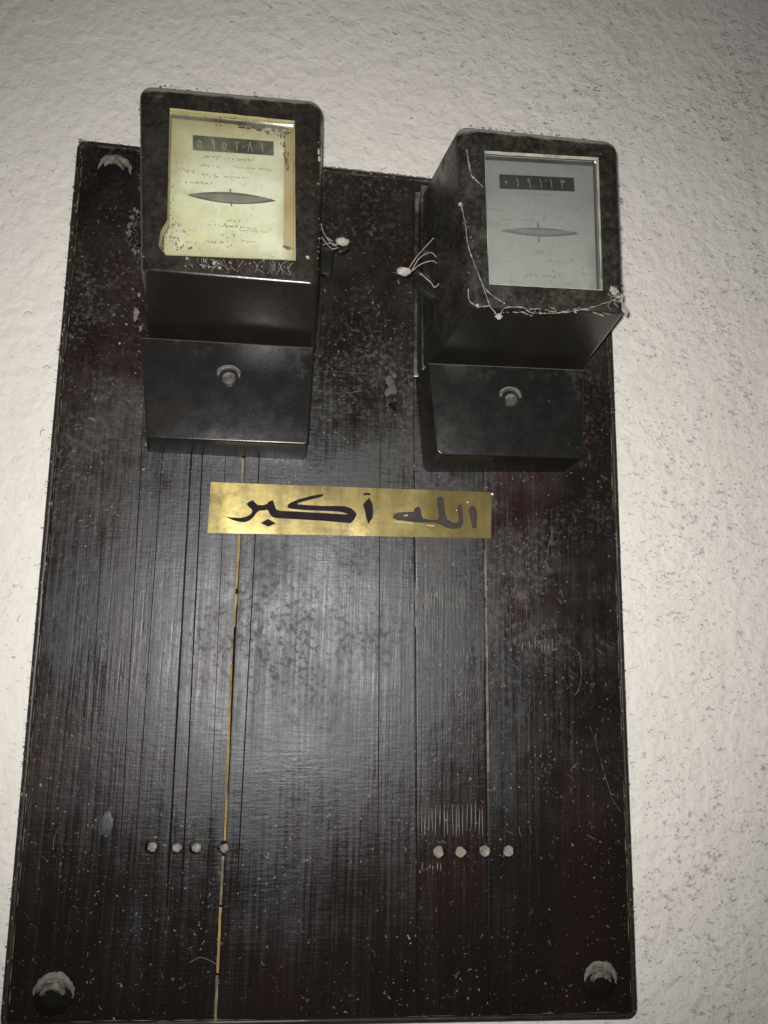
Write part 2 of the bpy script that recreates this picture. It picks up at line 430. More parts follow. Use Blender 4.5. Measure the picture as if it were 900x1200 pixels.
# edge banding all round, with round corners and a rounded lip
def ring_pts(d, r, n=5):
    Q = inset(d); out = []
    for i, (p, a0) in enumerate(zip(Q, (180, 90, 0, -90))):
        sx = 1 if p.x < 0.05 else -1; sz = 1 if p.z < 0.08 else -1
        c = p + Vector((sx * r, 0, sz * r))
        for k in range(n + 1):
            a = math.radians(a0 - 90.0 * k / n)
            out.append(Vector((c.x + r * math.cos(a), 0, c.z + r * math.sin(a))))
    return out
bm = bmesh.new()
prof = [(0.0, -TH), (0.0, -0.004), (0.0006, -0.0015), (0.0018, -0.0002), (0.0034, 0.0002), (0.0048, -0.0002), (0.0056, -0.0012), (0.0060, -0.004)]
loops = []
for d, h in prof:
    pts = ring_pts(d, max(0.0095 - d, 0.003)); lp = []
    # subdivide so the worn lip can wobble
    for i, p in enumerate(pts):
        qn = pts[(i + 1) % len(pts)]; k = max(1, int((qn - p).length / 0.012))
        for j in range(k):
            s = lerp(p, qn, j / k)
            nz = noise.noise(Vector((s.x * 60, 3, s.z * 60))) * 0.0005 if h > -0.005 else 0
            lp.append((s.x + nz, -h - nz * 0.3, s.z + nz))
    loops.append(lp)
n0 = min(len(l) for l in loops)
def resample(l, n):
    return [l[int(i * len(l) / n)] for i in range(n)]
# uniform subdivision count: take parameters from the first loop
base_pts = ring_pts(0, 0.0095); cnt = [max(1, int((base_pts[(i + 1) % len(base_pts)] - p).length / 0.012)) for i, p in enumerate(base_pts)]
rows = []
for d, h in prof:
    pts = ring_pts(d, max(0.0095 - d, 0.003)); row = []
    for i, p in enumerate(pts):
        qn = pts[(i + 1) % len(pts)]
        for j in range(cnt[i]):
            s = lerp(p, qn, j / cnt[i])
            nz = noise.noise(Vector((s.x * 60, 3, s.z * 60))) * 0.0006 if h > -0.003 else 0
            row.append(bm.verts.new((s.x, -h + nz * 0.5 + (0.0 if h > -0.003 else 0), s.z)))
    rows.append(row)
for A, B in zip(rows, rows[1:]):
    for k in range(len(A)):
        bm.faces.new((A[k], A[(k + 1) % len(A)], B[(k + 1) % len(A)], B[k]))
obj('edge_banding', bm, M['trim'], board)

# chipped pale line inside the banding
bm = bmesh.new()
Qi = inset(0.0066)
for i in range(4):
    a, b = Qi[i], Qi[(i + 1) % 4]; L = (b - a).length; t = 0.012
    while t < L - 0.012:
        l = random.uniform(0.006, 0.028)
        dens = noise.noise(Vector((i * 7.3, t * 22, 0)))
        if dens > (-0.2 if i in (1, 3) else 0.0):
            wdt = random.uniform(0.00012, 0.00038)
            p0, p1 = lerp(a, b, t / L), lerp(a, b, min(t + l, L - 0.012) / L)
            nrm = Vector((-(b - a).z, 0, (b - a).x)).normalized() * wdt
            off = nrm.normalized() * random.uniform(-0.0005, 0.0005)
            prism(bm, [p0 + off, lerp(p0, p1, .4) + off + nrm, p1 + off, lerp(p0, p1, .6) + off - nrm], -0.001, 0.0006)
        t += l + random.uniform(0.0002, 0.0016)
obj('worn_edge_line', bm, M['chip'], board, smooth=0, kind='stuff')

# planks: joints are lines from the head to the foot of the board
def on_row(a, b, t): return lerp(a, b, t)
Qp = inset(0.0062)
zt, zb = max(Qp[0].z, Qp[1].z), min(Qp[2].z, Qp[3].z)
def line_x(p, qn):
    """x at the board's head and foot of the line through two photo pixels"""
    A, B = at(*p), at(*qn); k = (B.x - A.x) / (B.z - A.z)
    return (A.x + k * (Qp[0].z - A.z), A.x + k * (Qp[3].z - A.z))
J = [(Qp[0].x, Qp[3].x), line_x((285, 545), (253, 1190)), line_x((486, 560), (490, 1180)), line_x((568, 640), (573, 1190)), (Qp[1].x, Qp[2].x)]
def zat(x, top):
    a, b = (Qp[0], Qp[1]) if top else (Qp[3], Qp[2])
    return lerp(a.z, b.z, (x - a.x) / (b.x - a.x))
GROOVES = [line_x((224, 535), (203, 920)) + (0.0008, 0.0016, 0.62), line_x((237, 540), (219, 920)) + (0.0006, 0.0012, 0.60),
           line_x((287, 632), (280, 915)) + (0.0006, 0.0012, 0.7), line_x((299, 632), (285, 905)) + (0.0005, 0.0011, 0.62),
           line_x((183, 640), (172, 800)) + (0.0004, 0.0007, 0.6), line_x((160, 640), (145, 920)) + (0.0004, 0.0006, 0.6),
           line_x((118, 640), (104, 920)) + (0.0003, 0.0005, 0.6),
           line_x((445, 640), (443, 1000)) + (0.0004, 0.0006, 0.9),
           line_x((600, 745), (607, 935)) + (0.0003, 0.0005, 0.5), line_x((618, 735), (622, 830)) + (0.0003, 0.0005, 0.4), line_x((66, 700), (56, 1000)) + (0.0003, 0.0004, 0.7),
           line_x((260, 640), (246, 980)) + (0.0003, 0.0006, 0.7),]
GAP = 0.0001
ROWS = 90
planks = []
for i in range(4):
    (lt, lb), (rt, rb) = J[i], J[i + 1]
    g0 = GAP if i > 0 else 0; g1 = GAP if i < 3 else 0
    if i == 1: g0 = 0.0008
    if i == 0: g1 = 0.0008
    lt += g0; lb += g0; rt -= g1; rb -= g1
    colsx = [(lt, lb, 0.00035), (lt + .0005, lb + .0005, 0.0001), (lt + .0016, lb + .0016, 0)]
    inner = []
    for gt, gb, wd, dp, pr in GROOVES:
        if gt > lt + .004 and gt < rt - .004 and gb > lb + .004 and gb < rb - .004:
            inner.append((gt, gb, wd, dp, pr))
    inner.sort()
    prev = lt + .0016
    for gt, gb, wd, dp, pr in inner:
        if gt - wd - prev < .0006: continue
        colsx += [(gt - wd, gb - wd, 0), (gt, gb, -dp), (gt + wd, gb + wd, 0)]; prev = gt + wd
    colsx += [(rt - .0016, rb - .0016, 0), (rt - .0005, rb - .0005, 0.0001), (rt, rb, 0.00035)]
    bm = bmesh.new(); F = []; Bk = []
    lift = (0.0, 0.0002, 0.0, 0.0002)[i]
    for r in range(ROWS + 1):
        t = r / ROWS; rf = []; rb_ = []
        for (xt, xb, d) in colsx:
            x = lerp(xt, xb, t)
            z = lerp(zat(xt, True), zat(xb, False), t)
            dep = d
            if d < 0:
                k = noise.noise(Vector((xt * 90, 0, t * 9))) * 0.5 + 0.5
                tt = min(max((t - 0.30) / 0.12, 0), 1) * min(max((0.88 - t) / 0.1, 0), 1) if abs(d) < 0.001 else min(max((t - 0.31) / 0.05, 0), 1) * min(max((0.90 - t) / 0.06, 0), 1)
                dep = -d * (0.25 + 0.7 * k) * tt
                x += noise.noise(Vector((xt * 70, 4, t * 6))) * 0.0006
            rf.append(bm.verts.new((x, dep - lift, z))); rb_.append(bm.verts.new((x, TH, z)))
        F.append(rf); Bk.append(rb_)
    nc = len(colsx)
    for r in range(ROWS):
        for c in range(nc - 1):
            bm.faces.new((F[r][c], F[r][c + 1], F[r + 1][c + 1], F[r + 1][c]))
            bm.faces.new((Bk[r][c], Bk[r + 1][c], Bk[r + 1][c + 1], Bk[r][c + 1]))
        bm.faces.new((F[r][0], F[r + 1][0], Bk[r + 1][0], Bk[r][0]))
        bm.faces.new((F[r][nc - 1], Bk[r][nc - 1], Bk[r + 1][nc - 1], F[r + 1][nc - 1]))
    for c in range(nc - 1):
        bm.faces.new((F[0][c], Bk[0][c], Bk[0][c + 1], F[0][c + 1]))
        bm.faces.new((F[ROWS][c], F[ROWS][c + 1], Bk[ROWS][c + 1], Bk[ROWS][c]))
    planks.append(obj('plank', bm, [BOARD[i], M['raw']], board, smooth=0))

# drilled holes: four on the left (open), four on the right (plugged with putty)
HL = [(178, 992), (207, 993), (229, 993), (262, 993)]
HR = [(515, 999), (541, 999), (569, 998), (597, 998)]
def cutter(c, r, dep):
    bm = bmesh.new()
    lathe(bm, Vector((c.x, 0, c.z)), [(r * 0.96, -dep), (r, -dep * 0.4), (r, -0.001), (r * 1.15, 0.0006), (r * 1.15, 0.004)], 18, jit=0.07)
    for f in bm.faces: f.material_index = 1
    return obj('cutter', bm, [M['raw'], M['raw']])
per = {0: [], 1: [], 2: [], 3: []}
for k, p in enumerate(HL):
    c = at(*p); per[0].append(cutter(c, (0.0052, 0.0048, 0.0050, 0.0046)[k], 0.0075))
    if k == 3: per[1].append(cutter(c, 0.0046, 0.0075))
for k, p in enumerate(HR):
    c = at(*p)
    per[2 if k < 2 else 3].append(cutter(c, 0.0052, 0.007))
    if k == 2: per[2].append(cutter(c, 0.0052, 0.007))
per[1].append(cutter(at(458, 478), 0.0042, 0.010))
for i in range(4):
    if per[i]: cut(planks[i], per[i], False)
for k, p in enumerate(HR):
    bm = bmesh.new(); c = at(*p)
    lathe(bm, Vector((c.x, 0.004, c.z - .0004)), [(0.0047, -0.002), (0.0047, 0.0010), (0.0038, 0.0020), (0.002, 0.0016)], 14, jit=0.14)
    obj('hole_plug', bm, M['putty'], board)
for k, p in enumerate(HL):
    bm = bmesh.new(); c = at(*p)
    clump(bm, Vector((c.x + random.uniform(-.001, .001), 0.0045, c.z - 0.0016)), 0.0036, 0.6, 3, 0.3)
    obj('dust_plug', bm, M['putty'], board)

bm = bmesh.new(); (xt, xb) = J[1]
hexa(bm, [Vector((xt - .003, .0045, zat(xt, True) - .001)), Vector((xt + .003, .0045, zat(xt, True) - .001)), Vector((xb + .003, .0045, zat(xb, False) + .001)), Vector((xb - .003, .0045, zat(xb, False) + .001))],
     [Vector((xt - .003, .007, zat(xt, True) - .001)), Vector((xt + .003, .007, zat(xt, True) - .001)), Vector((xb + .003, .007, zat(xb, False) + .001)), Vector((xb - .003, .007, zat(xb, False) + .001))])
obj('joint_backing', bm, M['slot'], board, smooth=0)  # dark strip added behind the planks so the wall doesn't show through the joint
# ochre filler showing in the long joint
segs = [((284.5, 537), (284, 566), 'chip'), ((280.7, 626), (277, 690), 'ochre'), ((276.8, 696), (274, 735), 'ochre'), ((272.5, 742), (271, 775), 'chip'),
        ((271, 778), (263.5, 985), 'ochre'), ((261.5, 1003), (258.5, 1060), 'chip'), ((258.4, 1063), (255, 1140), 'ochre'), ((254.6, 1143), (252.4, 1199), 'chip')]
segs += [((568.3, 645), (569.2, 700), 'thick'), ((569.4, 712), (570.5, 775), 'thick'), ((570.6, 790), (572, 905), 'thick'), ((487, 690), (487.5, 735), 'thick')]
for a, b, m in segs:
    bm = bmesh.new(); A, B = at(*a), at(*b); n = 14; L = []; R_ = []
    for k in range(n + 1):
        p = lerp(A, B, k / n); wv = 0.0010 + 0.0004 * noise.noise(Vector((p.x * 300, p.z * 160, 2)))
        ox = noise.noise(Vector((5, p.z * 90, 1))) * 0.0004
        for lst, s in ((L, -1), (R_, 1)):
            lst.append((bm.verts.new((p.x + ox + s * wv, -0.0002 - 0.0004 * random.random(), p.z)), bm.verts.new((p.x + ox + s * wv, 0.006, p.z))))
    for k in range(n):
        bm.faces.new((L[k][0], R_[k][0], R_[k + 1][0], L[k + 1][0]))
        bm.faces.new((L[k][0], L[k + 1][0], L[k + 1][1], L[k][1])); bm.faces.new((R_[k][0], R_[k][1], R_[k + 1][1], R_[k + 1][0]))
    obj('joint_filler', bm, M[m], board, smooth=0)

# corner screws: domed heads on washers, dust lying on their upper sides
for (u, v, s) in ((134, 203, 1.0), (63, 1166, 1.0), (702, 1150, 0.95), (690, 262, 0.95)):
    bm = bmesh.new(); c = at(u, v)
    lathe(bm, Vector((c.x, 0, c.z)), [(0.0148 * s, -0.001), (0.0150 * s, 0.0016), (0.0136 * s, 0.0028), (0.0100 * s, 0.0034), (0.0100 * s, 0.0030)], 26, jit=0.02)
    wsh = obj('screw', bm, M['screw'], board, smooth=50)
    bm = bmesh.new()
    lathe(bm, Vector((c.x, 0, c.z)), [(0.0098 * s, 0.002), (0.0100 * s, 0.0044), (0.0092 * s, 0.0054), (0.0066 * s, 0.0059), (0.0030 * s, 0.0060)], 22, jit=0.02)
    obj('screw_head', bm, M['screw'], wsh, smooth=50)
    bm = bmesh.new()
    for rr, hh, wd, a0, a1 in ((0.0146, 0.0022, 0.0034, -6, 176), (0.0084, 0.0054, 0.0030, 2, 172)):
        pts = [Vector((c.x, -hh, c.z)) + Vector((math.cos(a), 0, math.sin(a))) * rr * s * (1 + random.uniform(-.05, .05)) for a in [math.radians(lerp(a0, a1, k / 22)) for k in range(23)]]
        tube(bm, pts, wd, 6, [max(.12, math.sin(math.pi * k / 22) ** .7 * random.uniform(.75, 1.15)) for k in range(23)])
    for v_ in bm.verts: v_.co.y += 0.35 * (abs(v_.co.y) - 0.003) if abs(v_.co.y) < .006 else 0
    obj('settled_dust', bm, M['crescent'], wsh, smooth=60, kind='stuff')

# small marks on the paint: knot, dab, chatter ridges
bm = bmesh.new(); c = at(612, 698)
for rr, hh in ((0.0090, 0.0004), (0.0052, 0.0006)):
    pts = [Vector((c.x + rr * math.cos(a) * (1 + 0.35 * noise.noise(Vector((math.cos(a) * 1.5, math.sin(a) * 1.5, rr * 300)))), -hh * 0.2 - .0004, c.z + rr * 1.1 * math.sin(a) * (1 + 0.3 * noise.noise(Vector((math.cos(a) * 2, 7, math.sin(a) * 2)))))) for a in [2 * math.pi * k / 26 for k in range(22)]]
    tube(bm, pts, 0.0008, 5, [random.uniform(.3, 1.1) for _ in pts])
clump(bm, c + Vector((0, -.0002, .001)), 0.0055, 0.14, 3, .5)
obj('knot', bm, mat_plain('dusty_knot', (.046, .036, .030), .6, .5, 160), board, smooth=60)
bm = bmesh.new(); c = at(125, 966); clump(bm, c, 0.0060, 0.10, 3, 0.25, 0.8, 1.5)
obj('paint_dab', bm, M['paintdab'], board)
bm = bmesh.new()
for (u0, u1, v0, v1, n) in ((487, 548, 678, 722, 17), (488, 556, 752, 778, 17), (604, 655, 742, 764, 13), (489, 570, 938, 982, 18), (488, 520, 1010, 1022, 8)):
    for k in range(n):
        u = lerp(u0, u1, (k + random.uniform(-.25, .25)) / n); va = v0 + random.uniform(0, 14); vb = v1 - random.uniform(0, 14)
        a, b = at(u, va, 0.0004), at(u + random.uniform(-1, 1), vb, 0.0004)
        tube(bm, [a, lerp(a, b, 0.3), lerp(a, b, 0.7), b], 0.00042, 5, [0.3, 1, random.uniform(0.7, 1.2), 0.3])
for k in range(40):
    u, v = random.uniform(505, 700), random.uniform(640, 1000); L_ = random.uniform(3, 12); a_ = random.gauss(1.3, .5)
    tube(bm, smoothline([at(u, v, .0003), at(u + L_ * .5 * math.cos(a_) + random.gauss(0, .6), v + L_ * .5 * math.sin(a_), .0004), at(u + L_ * math.cos(a_), v + L_ * math.sin(a_), .0003)], 3), .00022, 4)
obj('paint_ridge', bm, mat_plain('scraped_ridge', (.13, .125, .115), .6, .5, 90), board, smooth=60, kind='stuff')

# ================================================================== the meters
def bevel_edges(bm, edges, off, seg):
    bmesh.ops.bevel(bm, geom=edges, offset=off, segments=seg, profile=0.5, affect='EDGES', clamp_overlap=True)

def boxy(front, back, r_side_top, r_side_bot, r_front, segs=4, r_low=None):
    r_low = r_front if r_low is None else r_low
    bm = bmesh.new(); f, b = hexa(bm, front, back)
    bm.edges.ensure_lookup_table()
    def edge(a, c): return bm.edges.get((a, c))
    e_top = [edge(f[0], b[0]), edge(f[1], b[1])]; e_bot = [edge(f[2], b[2]), edge(f[3], b[3])]
    bm.normal_update()
    bevel_edges(bm, e_top, r_side_top, segs)
    yb = [v for v in bm.verts]
    e_bot = [e for e in bm.edges if e.is_valid and abs(e.verts[0].co.y - e.verts[1].co.y) > 0.02 and
             any((e.verts[0].co - Vector(p)).length < 1e-5 or (e.verts[1].co - Vector(p)).length < 1e-5 for p in (front[2], front[3]))]
    bevel_edges(bm, e_bot, r_side_bot, segs)
    for low in (True, False):
        bm.normal_update()
        yf = min(v.co.y for v in bm.verts)
        zmid = (front[0].z + front[3].z) / 2
        ed = [e for e in bm.edges if e.is_valid and all(v.co.y < yf + 0.0005 for v in e.verts) and len(e.link_faces) == 2 and
              any(abs(fc.normal.y) < 0.8 for fc in e.link_faces)]
        zl = min(v.co.z for e in ed for v in e.verts) + 0.014
        if r_low == r_front:
            bevel_edges(bm, ed, r_front, 3); break
        ed = [e for e in ed if (all(v.co.z < zl for v in e.verts)) == low]
        bevel_edges(bm, ed, r_low if low else r_front, 2 if low else 5)
    return bm

def shell(front, back, radii, rf, rlow, n=5, m=6):
    """moulded case: rounded corners, a full round-over at the front's top and sides, a sharp lower lip"""
    bm = bmesh.new(); hf = -front[0].y
    def ring(k, d, dl, h):
        Q = [lerp(back[i], front[i], k) for i in range(4)]
        Q = [Q[0] + Vector((d, 0, -d)), Q[1] + Vector((-d, 0, -d)), Q[2] + Vector((-d, 0, dl)), Q[3] + Vector((d, 0, dl))]
        out = []
        for i in range(4):
            p, a, b = Q[i], Q[i - 1], Q[(i + 1) % 4]
            r = max(radii[i] - d * .8, .0012)
            ea, eb = (a - p), (b - p); ea.y = eb.y = 0; ea.normalize(); eb.normalize()
            A, B = p + ea * r, p + eb * r
            for j in range(n + 1):
                t = j / n; t = .5 - .5 * math.cos(math.pi * t) if False else t
                x = (1 - t) ** 2 * A + 2 * t * (1 - t) * (p + (A + B - 2 * p) * .12) + t ** 2 * B
                out.append(bm.verts.new((x.x, -h, x.z)))
        return out
    rows = [ring(0, 0, 0, 0.0005), ring(.35, 0, 0, hf * .35), ring(.7, 0, 0, hf * .7), ring((hf - rf) / hf, 0, 0, hf - rf)]
    for k in range(1, m + 1):
        a = math.pi / 2 * k / m; h = hf - rf + rf * math.sin(a)
        dl = 0 if k < m - 1 else rlow * (.35 if k == m - 1 else 1)
        hh = h if True else h
        rows.append(ring(min(hh / hf, 1), rf * (1 - math.cos(a)), dl, h))
    for A, B in zip(rows, rows[1:]):
        for k in range(len(A)): bm.faces.new((A[k], A[(k + 1) % len(A)], B[(k + 1) % len(B)], B[k]))
    bm.faces.new(rows[0][::-1]); bm.faces.new(rows[-1])
    return bm

def strokes(bm, Q, h, lines, wd):
    """polylines in unit coordinates of quad Q, laid as thin raised strokes"""
    for ln in lines:
        pts = [quad(Q, u, v) for u, v in ln]
        for a, b in zip(pts, pts[1:]):
            d = (b - a); nn = Vector((-d.z, 0, d.x)).normalized() * wd; ex = d.normalized() * wd * 0.5
            prism(bm, [a - ex + nn, b + ex + nn, b + ex - nn, a - ex - nn], -a.y - 0.0002, -a.y + h + random.uniform(0, 0.00005))

DIG = {  # Eastern Arabic numerals as strokes in a unit cell
    '0': [[(.42, .55), (.5, .45), (.58, .55), (.5, .65), (.42, .55)]],
    '1': [[(.42, .12), (.55, .45), (.56, .9)]],
    '2': [[(.35, .12), (.46, .5), (.48, .9)], [(.42, .35), (.58, .32), (.66, .12)]],
    '3': [[(.28, .12), (.40, .5), (.42, .9)], [(.34, .3), (.46, .36), (.52, .15)], [(.52, .3), (.64, .34), (.70, .12)]],
    '5': [[(.5, .25), (.66, .5), (.64, .8), (.5, .9), (.36, .8), (.34, .5), (.5, .25)]],
    '8': [[(.5, .12), (.40, .5), (.30, .9)], [(.5, .12), (.60, .5), (.70, .9)]],
    '9': [[(.62, .36), (.5, .46), (.40, .34), (.5, .14), (.62, .3), (.62, .6), (.68, .92)]],
}

def scribble(bm, u0, u1, v0, v1, h, sz=2.2, wd=0.00022):
    """faded print, too small to read: a row of short marks between two photo pixels"""
    n = max(3, int((u1 - u0) / 2.6))
    for k in range(n):
        if random.random() < 0.2: continue
        u = lerp(u0, u1, (k + .5) / n); v = lerp(v0, v1, (k + .5) / n)
        ps = [at(u - .8 + random.uniform(-.4, .4), v + random.uniform(-sz, sz) * .8, h), at(u + random.uniform(-.4, .4), v + random.uniform(-sz, sz) * .6, h),
              at(u + .9, v + random.uniform(-sz, sz) * .4, h)]
        for a, b in zip(ps, ps[1:]):
            d = b - a
            if d.length < 1e-5: continue
            nn = Vector((-d.z, 0, d.x)).normalized() * wd * random.uniform(.7, 1.4)
            prism(bm, [a + nn, b + nn, b - nn, a - nn], h - 0.0002, h + 0.00015 + random.uniform(0, .0001))

HF = 0.13          # front of the meter above the board
HP = HF - 0.0115   # dial plate
HC = 0.05          # front of the terminal cover

def meter(spec):
    front = [at(*p, HF) for p in spec['front']]
    back = [Vector((x, 0.0005, z)) for x, z in spec['back']]
    base = Vector(((back[0].x + back[1].x) / 2, 0, back[3].z))
    root = empty('electricity_meter', base, spec['label'], 'electricity meter', 'electricity meters on the board')
    # body
    bm = shell(front, back, (0.010, 0.010, 0.0045, 0.0045), spec['rf'], 0.0018)
    for v in bm.verts:   # hand-moulded: very slight unevenness
        v.co += Vector((noise.noise(v.co * 40), noise.noise(v.co * 40 + Vector((9, 0, 0))), noise.noise(v.co * 40 + Vector((0, 9, 0))))) * 0.0004
    body = obj('case', bm, [spec['bake'], spec['recess']], root)
    bm = bmesh.new(); prism(bm, [at(*p, HF) for p in spec['window']], HP - 0.002, HF + 0.01, 1)
    cc = obj('cutter', bm, [spec['recess'], spec['recess']], smooth=0)
    cut(body, [cc])
    # back plate against the board
    bm = bmesh.new(); g = 0.003
    hexa(bm, [Vector((p.x + (-g if i in (0, 3) else g), -0.0045, p.z + (g if i < 2 else 0))) for i, p in enumerate(back)],
         [Vector((p.x + (-g if i in (0, 3) else g), -0.0001, p.z + (g if i < 2 else 0))) for i, p in enumerate(back)])
    bevel_edges(bm, [e for e in bm.edges], 0.0012, 2)
    obj('back_plate', bm, spec['bake'], root)
    # fluff along the top and side edges of the case
    bm = bmesh.new()
    for k in range(210):
        sd_ = random.choice((0, 0, 0, 1, 3)); i0, i1 = {0: (0, 1), 1: (1, 2), 3: (3, 0)}[sd_]
        t_ = random.uniform(.03, .97); kk = random.uniform(.90, .99)
        p = lerp(lerp(back[i0], front[i0], kk), lerp(back[i1], front[i1], kk), t_)
        out = (Vector((0, -.3, 1)), Vector((1, -.4, 0)), None, Vector((-1, -.4, 0)))[sd_]
        if abs(t_ - .5) > .42: p = lerp(p, (front[0] + front[1] + front[2] + front[3]) / 4, .03)
        if k % 3 == 0:
            L_ = random.uniform(.0006, .0022); sdv = Vector([random.uniform(-.7, .7) for _ in range(3)])
            tube(bm, [p - out * .0006, p + out * L_ * .5, p + (out + sdv) * L_], .00011, 4)
        else: clump(bm, p - out * random.uniform(.0, .003) + Vector((0, -.0008, 0)), random.uniform(.0003, .0009), .6, 1, .9, 1.5, 1)
    obj('dust_fringe', bm, M['thick'], root, smooth=60, kind='stuff')
    # rim where the case meets its base
    k0, k1 = .13, .17; g = .0014
    def grow(k): return [lerp(back[i], front[i], k) + Vector((-g if i in (0, 3) else g, 0, g if i < 2 else -g)) for i in range(4)]
    bm = bmesh.new(); hexa(bm, grow(k1), grow(k0)); bevel_edges(bm, list(bm.edges), .0006, 2)
    obj('case_rim', bm, spec['bake'], root)
    # dial plate and its print
    wq = [at(*p, HF) for p in spec['wq']]
    c = sum(wq, Vector()) / 4
    bm = bmesh.new(); prism(bm, [c + (p - c) * 1.015 for p in wq], HP - 0.0015, HP)
    dial = obj('dial_plate', bm, spec['plate'], root, smooth=0)
    bm = bmesh.new()
    for a in spec['print']: scribble(bm, a[0], a[1], a[2], a[3], HP, a[4] if len(a) > 4 else 2.2)
    obj('print', bm, spec['ink'], dial, smooth=0, kind='stuff')
    for k, pn in enumerate(spec.get('panels', [])):
        bm = bmesh.new(); prism(bm, [at(*p, HP) for p in pn], HP - .0002, HP + .0003 + .0001 * k); obj('pale_panel', bm, M['pale'], dial, smooth=0)
    # counter with six digits
    Q = [at(*p, HP) for p in spec['counter']]
    bm = bmesh.new(); prism(bm, Q, HP - 0.0005, HP + 0.0009)
    cnt_ = obj('counter', bm, spec['cmat'], root, smooth=0)
    Q2 = [push(p, 0.0009) for p in Q]
    for k, ch in enumerate(spec['digits']):
        u0 = spec['du'][k]
        Qd = [quad(Q2, u0, .12), quad(Q2, u0 + .13, .12), quad(Q2, u0 + .13, .92), quad(Q2, u0, .92)]
        bm = bmesh.new(); strokes(bm, Qd, 0.0002, DIG[ch], 0.00036); obj('digit', bm, spec['dmat'], cnt_, smooth=0)
    # rotor disc behind its lens-shaped slot
    (ua, va), (ub, vb), top, bot = spec['rotor']
    def lens(k, h, s=1.0, up=top, dn=bot):
        pts = []
        for j in range(21):
            t = j / 20; pts.append(at(lerp(ua, ub, .5 + (t - .5) * s), lerp(va, vb, .5 + (t - .5) * s) - up * math.sin(math.pi * t) ** .85, h))
        for j in range(1, 20):
            t = 1 - j / 20; pts.append(at(lerp(ua, ub, .5 + (t - .5) * s), lerp(va, vb, .5 + (t - .5) * s) + dn * math.sin(math.pi * t) ** .85, h))
        return pts
    bm = bmesh.new(); prism(bm, lens(0, HP), HP - .0002, HP + .0006); rt = obj('rotor_disc', bm, spec.get('rdark', M['rotor_dark']), root, smooth=0)
    bm = bmesh.new(); prism(bm, lens(0, HP, .88, top * .15, bot * .86), HP + .0004, HP + .0030); obj('disc_rim', bm, spec.get('rrim', M['rotor']), rt, smooth=50)
    bm = bmesh.new()
    um, vm = (ua + ub) / 2, (va + vb) / 2
    for (du, v0, v1) in spec['ticks']:
        a, b = at(um + du, vm + v0, HP), at(um + du + .4, vm + v1, HP); nn = Vector((.0005, 0, 0))
        prism(bm, [a - nn, a + nn, b + nn, b - nn], HP + .0002, HP + .0012)
    obj('index_mark', bm, spec.get('rdark', M['rotor_dark']), rt, smooth=0)
    # gasket round the window and the pane
    wp = [at(*p, HF) for p in spec['window']]; cw = sum(wp, Vector()) / len(wp)
    bm = bmesh.new(); n = len(wp); rings = []
    fine = []
    for i in range(n):
        for j in range(10): fine.append(lerp(wp[i], wp[(i + 1) % n], j / 10))
    for s, h in ((1.006, HF - .006), (1.004, HF + .0002), (.999, HF + .0004), (spec['gw'], HF - .0004), (spec['gw'] - .003, HF - .003)):
        ring = []
        for p in fine:
            kk = 1 + noise.noise(p * 260) * 0.010
            qq = cw + (p - cw) * s * (kk if s < 1 else 1); ring.append(bm.verts.new((qq.x, -h, qq.z)))
        rings.append(ring)
    for A, B in zip(rings, rings[1:]):
        for k in range(len(A)): bm.faces.new((A[k], A[(k + 1) % len(A)], B[(k + 1) % len(A)], B[k]))
    obj('window_gasket', bm, spec['gasket'], root)
    bm = bmesh.new(); prism(bm, [cw + (p - cw) * .992 for p in wp], HF - .0056, HF - .0040)
    obj('window_glass', bm, spec['glass'], root, smooth=0)
    # terminal cover with its hooded screw
    cf = [at(*p, HC) for p in spec['cover']]
    cb = [Vector((x, 0.0, z)) for x, z in spec['cback']]
    bm = boxy(cf, cb, 0.0015, spec['rc'], 0.0016, 3)
    cov = obj('terminal_cover', bm, spec['covermat'], root)
    sc = at(*spec['screw'], HC)
    bm = bmesh.new()
    arc = [sc + Vector((0.0088 * math.cos(a), -0.0006, 0.0070 * math.sin(a))) for a in [math.radians(-8 + 196 * k / 14) for k in range(15)]]
    tube(bm, arc, 0.0021, 7, [.5] + [.85] + [1] * 11 + [.85] + [.5])
    hd = obj('screw_hood', bm, M['steel'], cov, smooth=60)
    bm = bmesh.new(); c2 = sc + Vector((0.0005, 0, -0.0035))
    lathe(bm, c2, [(0.0056, -0.001), (0.0057, 0.0022), (0.0048, 0.0032), (0.0024, 0.0036)], 18)
    scr = obj('cover_screw', bm, [M['steel'], M['slot']], cov, smooth=50)
    bm = bmesh.new(); d = Vector((0.0052, 0, 0.0026)); nn = Vector((-0.0003, 0, 0.0006)) * 1.2
    prism(bm, [c2 - d - nn, c2 + d - nn, c2 + d + nn, c2 - d + nn], HC + .002, HC + .01)
    ct = obj('cutter', bm, [M['slot'], M['slot']], smooth=0)
    for pl in ct.data.polygons: pl.material_index = 1
    cut(scr, [ct])
    # seal lugs standing out of the case's sides
    for a in spec['lugs']:
        bm = bmesh.new()
        fq = [at(u, v, a[1]) for u, v in a[0]]
        hexa(bm, fq, [push(p, -a[2]) for p in fq]); bevel_edges(bm, [e for e in bm.edges], 0.0008, 2)
        obj('seal_lug', bm, spec['covermat'], root)
    return root, dial

